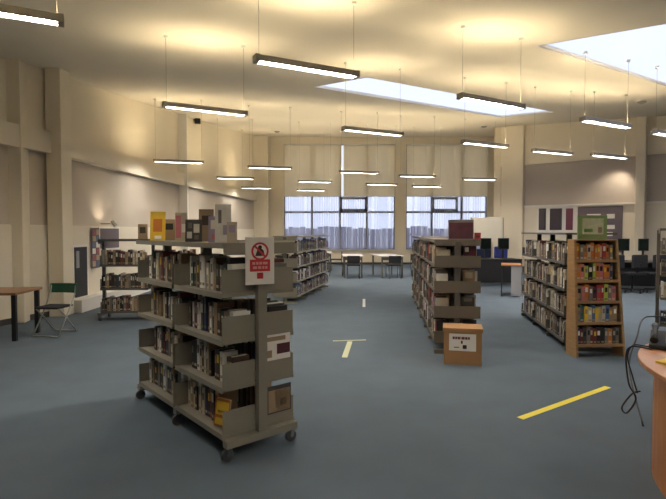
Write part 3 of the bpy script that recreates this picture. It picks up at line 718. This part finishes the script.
# things on the centre run
U4E = U4 @ Matrix.Rotation(R(-90), 4, 'Z')
db = thing('display_box', 'maroon picture display box standing on top of the centre shelving', 'box', (U4E @ Vector((0.06, 0.14, 1.451))), A4 - R(90) - R(8))
obj('box_frame', MB().box(-0.16, 0.16, 0, 0.16, 0, 0.26), mat('taupe card', (0.28, 0.24, 0.22), .8), db, bevel=0.004)
obj('picture', MB().box(-0.15, 0.15, -0.003, 0, 0.012, 0.222), mat('maroon print', (0.11, 0.035, 0.05), .6, noise=.5, nscale=9), db)
face_book(U4E @ Matrix.Translation((0.275, 0.14, 1.452)) , 0.075, 0.09, 0.05, [bm_('red'), M_pages, bm_('dark red')], [(-.3, .3, .3, .6, 2)], 'small red book beside the maroon display box on the centre shelving')
# face-out items propped on the near end brackets of the centre run
def end4(xc, z, w, h, mats, marks, label): 
    o = bpy.data.objects.new('book', cover_board('book', w, h, 0.012, mats, marks)); C.objects.link(o); o.matrix_world = U4E @ Matrix.Translation((xc, -0.045, z)); tag(o, label, 'book', 'face-out books'); NBOOK[0] += 1
def in4(xc, z, w, h, mats, marks, label):
    o = bpy.data.objects.new('book', cover_board('book', w, h, 0.012, mats, marks)); C.objects.link(o); o.matrix_world = U4E @ Matrix.Translation((xc, 0.04, z + .001)); tag(o, label, 'book', 'face-out books'); NBOOK[0] += 1
in4(0.15, lev[2], 0.15, 0.25, [bm_('tan'), M_pages, crm], [(-.3, .3, .6, .9, 2)], 'tan book facing out at the near end of the centre shelving')
in4(0.16, lev[3], 0.16, 0.24, [bm_('maroon'), M_pages, wht], [(-.4, -.1, .7, .95, 2)], 'maroon book facing out high at the near end of the centre shelving')
in4(0.14, lev[1], 0.17, 0.23, [bm_('dark grey'), M_pages, gry], [(-.3, .3, .75, .95, 2)], 'dark grey book facing out at the near end of the centre shelving')
# --- cardboard box with notice
bx0, bx1 = at_z(444, 365, 0), at_z(481, 365, 0); wbx = (bx1 - bx0).length; BH = 0.42
bxa = math.atan2(bx1.y - bx0.y, bx1.x - bx0.x) - R(13); c = (bx0 + bx1) / 2
box = thing('cardboard_box', 'brown cardboard box with white notice on the floor before the centre shelves', 'box', (c.x, c.y, 0), bxa)
t = 0.008; dd = 0.30; hw2 = wbx / 2
obj('box_body', MB().box(-hw2, hw2, 0, t, 0, BH).box(-hw2, hw2, dd - t, dd, 0, BH).box(-hw2, -hw2 + t, t, dd - t, 0, BH).box(hw2 - t, hw2, t, dd - t, 0, BH).box(-hw2 + t, hw2 - t, t, dd - t, 0, t), M_card, box)
obj('box_lid', MB().box(-hw2 - 0.012, hw2 + 0.012, -0.012, dd + 0.012, BH, BH + 0.012).box(-hw2 - 0.012, hw2 + 0.012, -0.012, -0.002, BH - 0.035, BH), M_card, box, bevel=0.003)
nt_ = obj('notice', MB().box(-0.155, 0.15, -0.0025, 0, 0.165, 0.365), M_paper, box)
m = MB(); random.seed(11)
x = -0.115
for ww in (0.03, 0.026, 0.034, 0.012, 0.04, 0.032, 0.026): m.box(x, x + ww - 0.005, -0.0035, -0.0025, 0.300, 0.330); x += ww
obj('lettering', m, bm_('dark red'), nt_)
for bb in ((0.0, 0.045, -0.0035, -0.0025, 0.19, 0.235), (-0.02, 0.0, -0.0035, -0.0025, 0.25, 0.285), (-0.10, -0.04, -0.0033, -0.0025, 0.20, 0.21)): obj('printed_mark', MB().box(*bb), M_dk, nt_)
# --- right shelving run with wooden end display
A6 = R(80.4); ly = Vector((-math.sin(A6), math.cos(A6), 0)); ax6 = Vector((math.cos(A6), math.sin(A6), 0))
cor = at_z(572.5, 357.5, 0); n6 = cor + ax6 * 0.40 - ly * 0.31
w6_ = {'cream': 4, 'white': 1.2, 'grey': 3, 'tan': 2, 'dark brown': 2, 'dark grey': 2, 'black': 1, 'maroon': .6, 'navy': .5}
lev6 = (0.12, 0.46, 0.80, 1.15)
U6 = shelving('shelving_unit', 'long flat-topped shelving run behind the sloping wooden book display', (n6.x, n6.y, 0), A6, 3, 0.92, 0.6, lev6, 1.535, M_steel_d, False, True, bh=0.12)
for b_ in range(3):
    for li, z in enumerate(lev6):
        lab = (lambda n, c, li=li: '%s book, %s from the right, %s shelf, bay next to the wooden display' % (c, ORD[n], LV[li])) if b_ == 0 and li >= 2 else None
        row(U6, b_ * .92 + .035, (b_ + 1) * .92 - .035, 0.28, 1, z + .001, w6_, .2, .27, .17, .97, .022, .045, lab, 'books on the long flat-topped run', gap=.03)
        row(U6, b_ * .92 + .035, (b_ + 1) * .92 - .035, -0.28, -1, z + .001, w6_, .2, .27, .17, .9, .022, .045)
# wooden display
wd0 = at_z(576, 358, 0); wd1 = at_z(626, 357.2, 0); WD = (wd1 - wd0).length; AW = math.atan2(wd1.y - wd0.y, wd1.x - wd0.x)
wdt = thing('wooden_book_display', 'oak sloping book display closing the end of the right shelving', 'bookcase', (wd0.x, wd0.y, 0), AW)
UW = frame((wd0.x, wd0.y, 0), AW)
D0, DT, HW = 0.24, 0.15, 1.46                      # base depth, depth at top, height
TAP = 0.075
def yfront(z): return (D0 - DT) * z / HW
def xr(z): return WD - TAP * z / HW             # the right side leans inwards
for xa in (0.0, WD - 0.03):
    pts = [(yfront(0), 0), (D0, 0), (D0, HW), (yfront(HW), HW)]
    k_ = 0.0 if xa == 0 else TAP / HW
    v = [(xa - k_ * z, y, z) for y, z in pts] + [(xa + 0.03 - k_ * z, y, z) for y, z in pts]
    obj('side_board', MB().poly(v, [(3, 2, 1, 0), (4, 5, 6, 7), (0, 1, 5, 4), (1, 2, 6, 5), (2, 3, 7, 6), (3, 0, 4, 7)]), M_oak, wdt)
obj('back_panel', MB().poly([(x, y, z) for y in (D0 - .012, D0 - .002) for x, z in ((.03, .08), (xr(.08) - .03, .08), (xr(HW) - .03, HW), (.03, HW))], [(0, 1, 2, 3), (7, 6, 5, 4), (0, 4, 5, 1), (1, 5, 6, 2), (2, 6, 7, 3), (3, 7, 4, 0)]), M_steel_d, wdt)
wl_ = (0.155, 0.425, 0.685, 0.945, 1.195)
for z in wl_: obj('shelf', MB().box(0.03, xr(z) - 0.03, yfront(z) + 0.004, D0 - 0.012, z - 0.02, z).box(0.03, xr(z) - 0.03, yfront(z), yfront(z) + 0.014, z - 0.022, z + 0.012), M_oak, wdt)
obj('top_board', MB().box(0.03, xr(HW) - 0.03, yfront(HW) + 0.002, D0 - 0.012, HW - 0.02, HW), M_oak, wdt)
rows_w = [{'tan': 2, 'black': 1, 'grey': 2, 'dark red': 2, 'navy': 1, 'orange': 1, 'dark grey': 2}, {'tan': 1, 'cream': 2, 'yellow': 1.5, 'blue': 1.5, 'teal': 1, 'red': 1, 'navy': 1, 'green': 1},
          {'yellow': 2, 'orange': 1, 'grey': 2, 'lime': 1.5, 'red': 3, 'pink': 1.5, 'tan': 1, 'maroon': 1}, {'teal': 2, 'navy': 2, 'black': 2, 'pink': 1.5, 'lime': 1, 'orange': 2, 'red': 1}, {'orange': 3, 'tan': 2, 'cream': 2, 'grey': 1.5, 'black': 1, 'red': 1}]
LW5 = ['bottom', 'fourth', 'third', 'second', 'top']
for li, z in enumerate(wl_):
    lab = lambda n, c, li=li: '%s book, %s from the left, %s shelf of the wooden display' % (c, ORD[n], LW5[li])
    row(UW, 0.04, xr(z + .23) - 0.035, yfront(z) + 0.018, -1, z + .001, rows_w[li], .18, .222, .115, .98, .032, .056, lab, 'books on the wooden display')
ps = thing('green_poster', 'green bordered poster panel standing on top of the wooden display', 'poster', UW @ Vector((0.075 + 0.19, yfront(HW) + 0.05, HW + 0.001)), AW)
obj('panel', MB().box(-0.19, 0.19, 0, 0.02, 0, 0.30), mat('poster green', (0.26, 0.36, 0.14), .7), ps, bevel=.003)
obj('print', MB().box(-0.13, 0.14, -0.003, 0, 0.06, 0.26), mat('poster cream green', (0.55, 0.56, 0.38), .7, noise=.35, nscale=14), ps)
obj('picture', MB().box(0.07, 0.12, -0.005, -0.003, 0.08, 0.15), bm_('tan'), ps); obj('picture', MB().box(-0.11, 0.0, -0.005, -0.003, 0.09, 0.13), bm_('green'), ps)
obj('easel_strut', MB().bar((0, 0.02, 0.2), (0, 0.10, 0.006), 0.02, 0.008), M_oak, ps)
# --- shelving cut off at the right edge
p7 = at_z(657, 336, 0)
U7 = shelving('shelving_unit', 'grey shelving at the right edge behind the curved desk', (p7.x + 0.16, p7.y + 0.26, 0), R(-30), 2, 0.86, 0.55, (0.17, 0.57, 0.92, 1.25), 1.6, M_steel_b, False)
for b_ in range(2):
    for z in (.17, .57, .92, 1.25): row(U7, b_ * .86 + .035, (b_ + 1) * .86 - .035, -0.255, -1, z + .001, w6_, .19, .25, .17, .95, .022, .045)

# ================================================================== OTHER FURNITURE
# curved enquiry desk
DC = Vector((3.075, 2.62, 0)); DZ = 0.75
def arc(r0, r1, a0, a1, z0, z1, n=40):
    m = MB(); v = []; f = []
    for i in range(n + 1):
        a = R(a0 + (a1 - a0) * i / n)
        for rr, z in ((r0, z0), (r1, z0), (r1, z1), (r0, z1)): v.append((rr * math.cos(a), rr * math.sin(a), z))
    for i in range(n):
        for j in range(4): f.append((4 * i + j, 4 * i + (j + 1) % 4, 4 * i + 4 + (j + 1) % 4, 4 * i + 4 + j)[::-1])
    f += [(0, 1, 2, 3), tuple(4 * n + j for j in (3, 2, 1, 0))]
    return m.poly(v, f)
dk = thing('curved_desk', 'curved orange beech enquiry desk at the right edge', 'desk', DC)
obj('desk_top', arc(0.5, 1.25, 75, 285, DZ - 0.032, DZ), M_beech, dk, bevel=0.006)
obj('front_panel', arc(1.13, 1.16, 80, 280, 0.0, DZ - 0.032), M_beech, dk)
obj('plinth', arc(1.09, 1.125, 80, 280, 0.0, 0.06), M_skirt, dk)
def on_desk(a, r): return (DC.x + r * math.cos(R(a)), DC.y + r * math.sin(R(a)), DZ)
tp = thing('telephone', 'black desk telephone on the curved desk at right edge', 'telephone', (2.30, 3.44, DZ), R(-35))
obj('base', MB().poly([(-0.09, -0.11, 0), (0.09, -0.11, 0), (0.09, 0.11, 0), (-0.09, 0.11, 0), (-0.09, -0.11, 0.03), (0.09, -0.11, 0.03), (0.09, 0.11, 0.10), (-0.09, 0.11, 0.10)], [(3, 2, 1, 0), (4, 5, 6, 7), (0, 1, 5, 4), (1, 2, 6, 5), (2, 3, 7, 6), (3, 0, 4, 7)]), M_black, tp, bevel=0.006)
obj('handset', MB().tube([(-0.06, -0.10, 0.06), (-0.06, -0.06, 0.085), (-0.06, 0.06, 0.125), (-0.06, 0.10, 0.13)], [0.026, 0.016, 0.016, 0.026], 8), M_black, tp)
for r_ in range(4):
    for c_ in range(3): obj('key', MB().box(0.005 + c_ * 0.024, 0.023 + c_ * 0.024, -0.07 + r_ * 0.03, -0.05 + r_ * 0.03, 0.045 + r_ * 0.0095, 0.055 + r_ * 0.0095), M_greyp, tp)
tag(obj('note_pad', MB().box(-0.06, 0.06, -0.05, 0.05, 0, 0.012).box(-0.058, 0.058, -0.048, 0.03, 0.012, 0.0125), mat('sticky yellow', (0.75, 0.5, 0.05), .8), loc=(2.05, 3.02, DZ + 0.0005), rot=(0, 0, R(30))), 'yellow sticky note pad on the curved desk', 'note pad')
def cable(pts, r, label, mm=M_black):
    # Catmull-Rom smoothing
    P = [Vector(p) for p in pts]; out = []
    for i in range(len(P) - 1):
        a, b, c, d = P[max(i - 1, 0)], P[i], P[i + 1], P[min(i + 2, len(P) - 1)]
        for k in range(8):
            t = k / 8; out.append(0.5 * ((2 * b) + (c - a) * t + (2 * a - 5 * b + 4 * c - d) * t * t + (3 * b - a - 3 * c + d) * t ** 3))
    out.append(P[-1]); o = obj('power_cable', MB().tube(out, r, 6), mm)
    return tag(o, label, 'cable', 'cables at the curved desk')
cable([(x + .055, y, z) for x, y, z in [(2.10, 3.36, DZ + .008), (2.08, 3.39, DZ + .008), (2.02, 3.45, DZ + .004), (1.99, 3.46, DZ - .06), (2.00, 3.44, 0.50), (2.04, 3.42, 0.40), (1.98, 3.42, 0.30), (1.945, 3.42, 0.34), (2.02, 3.43, 0.43), (2.07, 3.42, 0.45)]], 0.006, 'black cable looping down the side of the curved desk')
cable([(x + .055, y, z) for x, y, z in [(2.13, 3.42, DZ + .009), (2.11, 3.45, DZ + .008), (2.06, 3.50, DZ + .002), (2.03, 3.51, DZ - .08), (2.06, 3.49, 0.52), (2.08, 3.47, 0.42)]], 0.005, 'shorter black cable hanging over the curved desk edge')
e0 = at_y(628, 352, 4.6); e1 = at_y(640, 335, 4.9); e2 = at_y(655, 327, 5.3)
cable([(2.45, 3.90, 0.02), (2.75, 4.6, 0.30), (3.0, 4.9, 0.52), (3.3, 5.3, 0.62), (3.62, 5.6, 0.60), (4.4, 6.2, 0.45), (4.9, 6.9, 0.02)], 0.008, 'dark cable rising behind the curved desk')

# floor tapes
def tape(px, w_, mm, label):
    a, b = at_z(*px[0], 0), at_z(*px[1], 0); d = (b - a); ang = math.atan2(d.y, d.x)
    o = obj('floor_tape', MB().box(0, d.length, -w_ / 2, w_ / 2, 0.0003, 0.0022), mm, loc=(a.x, a.y, 0), rot=(0, 0, ang)); return tag(o, label, 'floor tape', 'floor tapes')
tape(((520, 418.5), (608, 387)), 0.062, M_tape_y, 'bright yellow tape strip on the carpet before the curved desk')
tape(((344.5, 357.5), (350, 341.5)), 0.07, M_tape_w, 'pale stem strip of the T-shaped tape mark in the aisle')
tape(((333, 341), (366, 340)), 0.05, M_tape_w, 'pale cross strip of the T-shaped tape mark in the aisle')
tape(((364, 307), (364, 299)), 0.06, M_white, 'small white tape mark farther along the aisle')

# left table and folding chair
tl = at_z(15, 341, 0)
tb_ = thing('side_table', 'wooden topped table with black legs at the left edge', 'table', (tl.x, tl.y, 0), R(6))
obj('table_top', MB().box(-0.95, 0.08, -0.12, 0.68, 0.665, 0.70), wood('brown table laminate', (0.24, 0.11, 0.055), (0.30, 0.15, 0.075), 3, .4, (1, 8, 1)), tb_, bevel=.004)
for (x, y) in ((0.0, 0.0), (0.03, 0.60), (-0.85, 0.0), (-0.85, 0.60)): obj('leg', MB().box(x - .028, x + .028, y - .028, y + .028, 0, 0.665), M_black, tb_)
cc = at_z(50, 334, 0)
ch = thing('folding_chair', 'folding chair with dark green back and pale tube legs beside the table', 'chair', (cc.x + .09, cc.y - .02, 0), R(-6))
# local: sitter faces -y... backrest at +y
for s in (-1, 1):
    x = s * 0.20
    obj('frame_tube', MB().tube([(x, -0.22, 0.012), (x, 0.02, 0.33), (x, 0.19, 0.58), (x, 0.225, 0.73)], 0.011, 8), M_tube, ch)
    obj('rear_leg', MB().tube([(x * 0.92, 0.24, 0.012), (x * 0.92, 0.0, 0.27), (x * 0.92, -0.16, 0.41)], 0.011, 8), M_tube, ch)
obj('floor_bar', MB().tube([(-0.2, -0.22, 0.012), (0.2, -0.22, 0.012)], 0.011, 8), M_tube, ch); obj('floor_bar', MB().tube([(-0.184, 0.24, 0.012), (0.184, 0.24, 0.012)], 0.011, 8), M_tube, ch)
obj('seat', MB().box(-0.185, 0.185, -0.20, 0.17, 0.41, 0.44), M_blackfab, ch, bevel=.01)
m = MB()
v = []; n = 8
for i in range(n + 1):
    x = -0.215 + 0.43 * i / n; b = 0.03 * (1 - (2 * i / n - 1) ** 2)
    for yy, z in ((0.19, 0.61), (0.225, 0.61), (0.25, 0.75), (0.215, 0.75)): v.append((x, yy + b, z))
f = [(0, 1, 2, 3), tuple(4 * n + j for j in (3, 2, 1, 0))]
for i in range(n):
    for j in range(4): f.append((4 * i + j, 4 * i + 4 + j, 4 * i + 4 + (j + 1) % 4, 4 * i + (j + 1) % 4))
obj('backrest', m.poly(v, f), M_green, ch)

# reading tables by the windows and their chairs
def leg4(parent, xs, ys, h, w_, mm):
    for x in xs:
        for y in ys: obj('leg', MB().box(x - w_ / 2, x + w_ / 2, y - w_ / 2, y + w_ / 2, 0, h), mm, parent)
def reading_table(px0, px1, py, ang, label):
    a, b = at_z(px0, py, 0), at_z(px1, py, 0); wd = (b - a).length
    t = thing('reading_table', label, 'table', ((a.x + b.x) / 2, a.y, 0), ang, 'reading tables by the windows')
    obj('table_top', MB().box(-wd / 2 - .02, wd / 2 + .02, 0, 1.5, 0.71, 0.745), M_table, t, bevel=.004)
    leg4(t, (-wd / 2 + .04, wd / 2 - .04), (0.05, 1.45), 0.71, 0.045, M_steel_d)
    obj('apron', MB().box(-wd / 2 + .06, wd / 2 - .06, 0.04, 0.06, 0.60, 0.71), M_steel_d, t)
    return (a + b) / 2, wd
def dining_chair(loc, ang, label, fab=M_blackfab, group='chairs at the reading tables'):
    t = thing('reading_chair', label, 'chair', loc, ang, group)
    obj('seat', MB().box(-.22, .22, -.22, .22, .43, .47), fab, t, bevel=.012); obj('backrest', MB().box(-.21, .21, .20, .235, .53, .76), fab, t, bevel=.012)
    for s in (-1, 1):
        obj('front_leg', MB().tube([(s * .2, -.2, 0), (s * .2, -.2, .43)], .013, 6), M_steel_d, t); obj('back_leg', MB().tube([(s * .2, .25, 0), (s * .2, .2, .44), (s * .2, .217, .72)], .013, 6), M_steel_d, t)
c1, w1_ = reading_table(343.5, 363, 278, R(0), 'pale reading table in the middle below the windows')
c2, w2r = reading_table(381, 404, 278, R(8), 'pale reading table near the centre shelving below the windows')
c3, w3r = reading_table(316, 331, 272, R(0), 'pale reading table half hidden behind the grey shelving run')
dining_chair((c1.x, c1.y - 0.05, 0), R(180), 'dark chair at the near end of the middle reading table')
dining_chair((c2.x + 0.02, c2.y - 0.05, 0), R(188), 'dark chair at the near end of the reading table by centre shelving')
dining_chair((c3.x + 0.0, c3.y - 0.12, 0), R(180), 'dark chair at the half-hidden reading table')
dining_chair((c2.x + w2r / 2 + .22, c2.y + 0.9, 0), R(-82), 'dark chair on the right side of the reading table by centre shelving')
dining_chair((c1.x - w1_ / 2 - .22, c1.y + 0.9, 0), R(90), 'dark chair on the left side of the middle reading table')
dining_chair((c3.x + w3r / 2 + .22, c3.y + 0.8, 0), R(-90), 'dark chair on the right side of the half-hidden reading table')

# computer desks
def computer_desk(loc, ang, wd, label, front=M_blackfab, top=M_beech, end=M_greyp, d=0.75, lend=None, fy=None):
    t = thing('computer_desk', label, 'desk', loc, ang, 'computer desks')
    obj('desk_top', MB().box(-wd / 2, wd / 2, 0, d, .74, .77), top, t, bevel=.004)
    for s in (-1, 1): obj('end_panel', MB().box(s * wd / 2 - (.025 if s > 0 else 0), s * wd / 2 + (0 if s > 0 else .025), .02, d - .02, 0, .74), (lend or end) if s < 0 else end, t)
    fy = d * .35 if fy is None else fy
    obj('modesty_panel', MB().box((-wd / 2 + .026) if not lend else 0.0, wd / 2 - .026, fy if not lend else .03, fy + .02 if not lend else .05, .1 if not lend else 0.02, .74), front, t)
    return t
def monitor(loc, ang, label, w_=0.40, h=0.32, z0=0.30):
    t = thing('computer_monitor', label, 'monitor', loc, ang, 'computer monitors')
    obj('base', MB().tube([(0, 0, 0), (0, 0, .015)], .11, 16), M_black, t); obj('stand', MB().box(-.025, .025, .0, .03, .015, z0 + .1), M_black, t)
    obj('casing', MB().box(-w_ / 2, w_ / 2, -.04, -.001, z0, z0 + h), M_black, t, bevel=.006); obj('screen', MB().box(-w_ / 2 + .02, w_ / 2 - .02, -.042, -.04, z0 + .02, z0 + h - .02), M_screen, t)
def office_chair(loc, ang, label, fab, back=(.52, .98)):
    t = thing('office_chair', label, 'chair', loc, ang, 'office chairs at the computer desks')
    obj('seat', MB().box(-.24, .24, -.23, .23, .45, .52), fab, t, bevel=.03)
    obj('backrest', MB().box(-.22, .22, .20, .27, back[0] + .08, back[1]), fab, t, bevel=.03); obj('back_support', MB().bar((0, .1, .45), (0, .28, back[0] + .2), .05, .02), M_black, t)
    obj('column', MB().tube([(0, 0, .10), (0, 0, .45)], .025, 8), M_black, t)
    for i in range(5):
        a = i * 2 * math.pi / 5 + .3; lg = obj('base_arm', MB().bar((0, 0, .10), (.28 * math.cos(a), .28 * math.sin(a), .075), .04, .03), M_black, t)
        obj('wheel', MB().tube([(.28 * math.cos(a) - .012, .28 * math.sin(a), .03), (.28 * math.cos(a) + .012, .28 * math.sin(a), .03)], .03, 10), M_black, lg)
p = at_z(510, 297, 0)
computer_desk((p.x + 0.03, p.y + 0.02, 0), R(-19), 0.46, 'beech topped computer desk with grey end panel beside the right shelving', M_greyp, d=0.75, lend=M_black)
p2_ = at_z(495, 286, 0)
computer_desk((p2_.x + 0.05, p2_.y, 0), R(5), 1.5, 'dark fronted computer desk behind the centre shelving', M_black, M_black, M_black, fy=0.02)
dpt = Vector((p2_.x + 0.05, p2_.y, 0)); U8 = frame(dpt, R(5))
for x, lab in ((-.18, 'dark monitor nearest the centre shelving'), (.36, 'dark monitor left of the right shelving run')): monitor(U8 @ Vector((x, .42, .771)), R(5), lab, .33, .33, .27)
q = at_z(504, 291, 0)
q = U8 @ Vector((.66, 1.0, 0)); office_chair((q.x, q.y, 0), R(8), 'royal blue office chair at the beech computer desk', M_blue, (.55, 1.10))
q = at_z(488, 287, 0)
q = U8 @ Vector((.08, 1.05, 0)); office_chair((q.x, q.y, 0), R(-5), 'navy office chair next to the centre shelving', M_navy, (.55, 1.02))
# right-hand computers
p3_ = at_z(632, 291, 0); U9 = frame((p3_.x, p3_.y + .1, 0), R(-14))
computer_desk((p3_.x, p3_.y + .1, 0), R(-14), 2.6, 'long dark computer desk behind the wooden book display', M_black, M_steel_d, M_black)
for px, lab in ((623, 'dark monitor just right of the wooden display'), (641.5, 'dark monitor before the right-hand column'),):
    q = at_y(px, 260, p3_.y + 0.5); lx = (U9.inverted() @ Vector((q.x, q.y, 0))).x
    monitor(U9 @ Vector((lx, .42, .771)), R(-14), lab, .30 if px < 630 else .25, .33, .27)
for px, lab in ((609, 'black office chair partly behind the wooden display'), (632, 'black office chair in the middle of the right computer desk'), (656, 'black office chair near the right edge')):
    q = at_y(px, 290, p3_.y - 0.32); office_chair((q.x, q.y, 0), R(180 + random.uniform(-25, 25)), lab, M_blackfab, (.55, .98))

# ------------------------------------------------------------------ the books beyond the countable ones, as one object
so = obj('shelved_books', STUFF, [bm_(c) for c in PN]); so['kind'] = 'stuff'
tag(so, 'rows of books filling the farther shelves of the library', 'books', kind='stuff')
print('individual books', NBOOK[0], 'stuff books', STUFF_N[0], 'objects', len(bpy.data.objects))
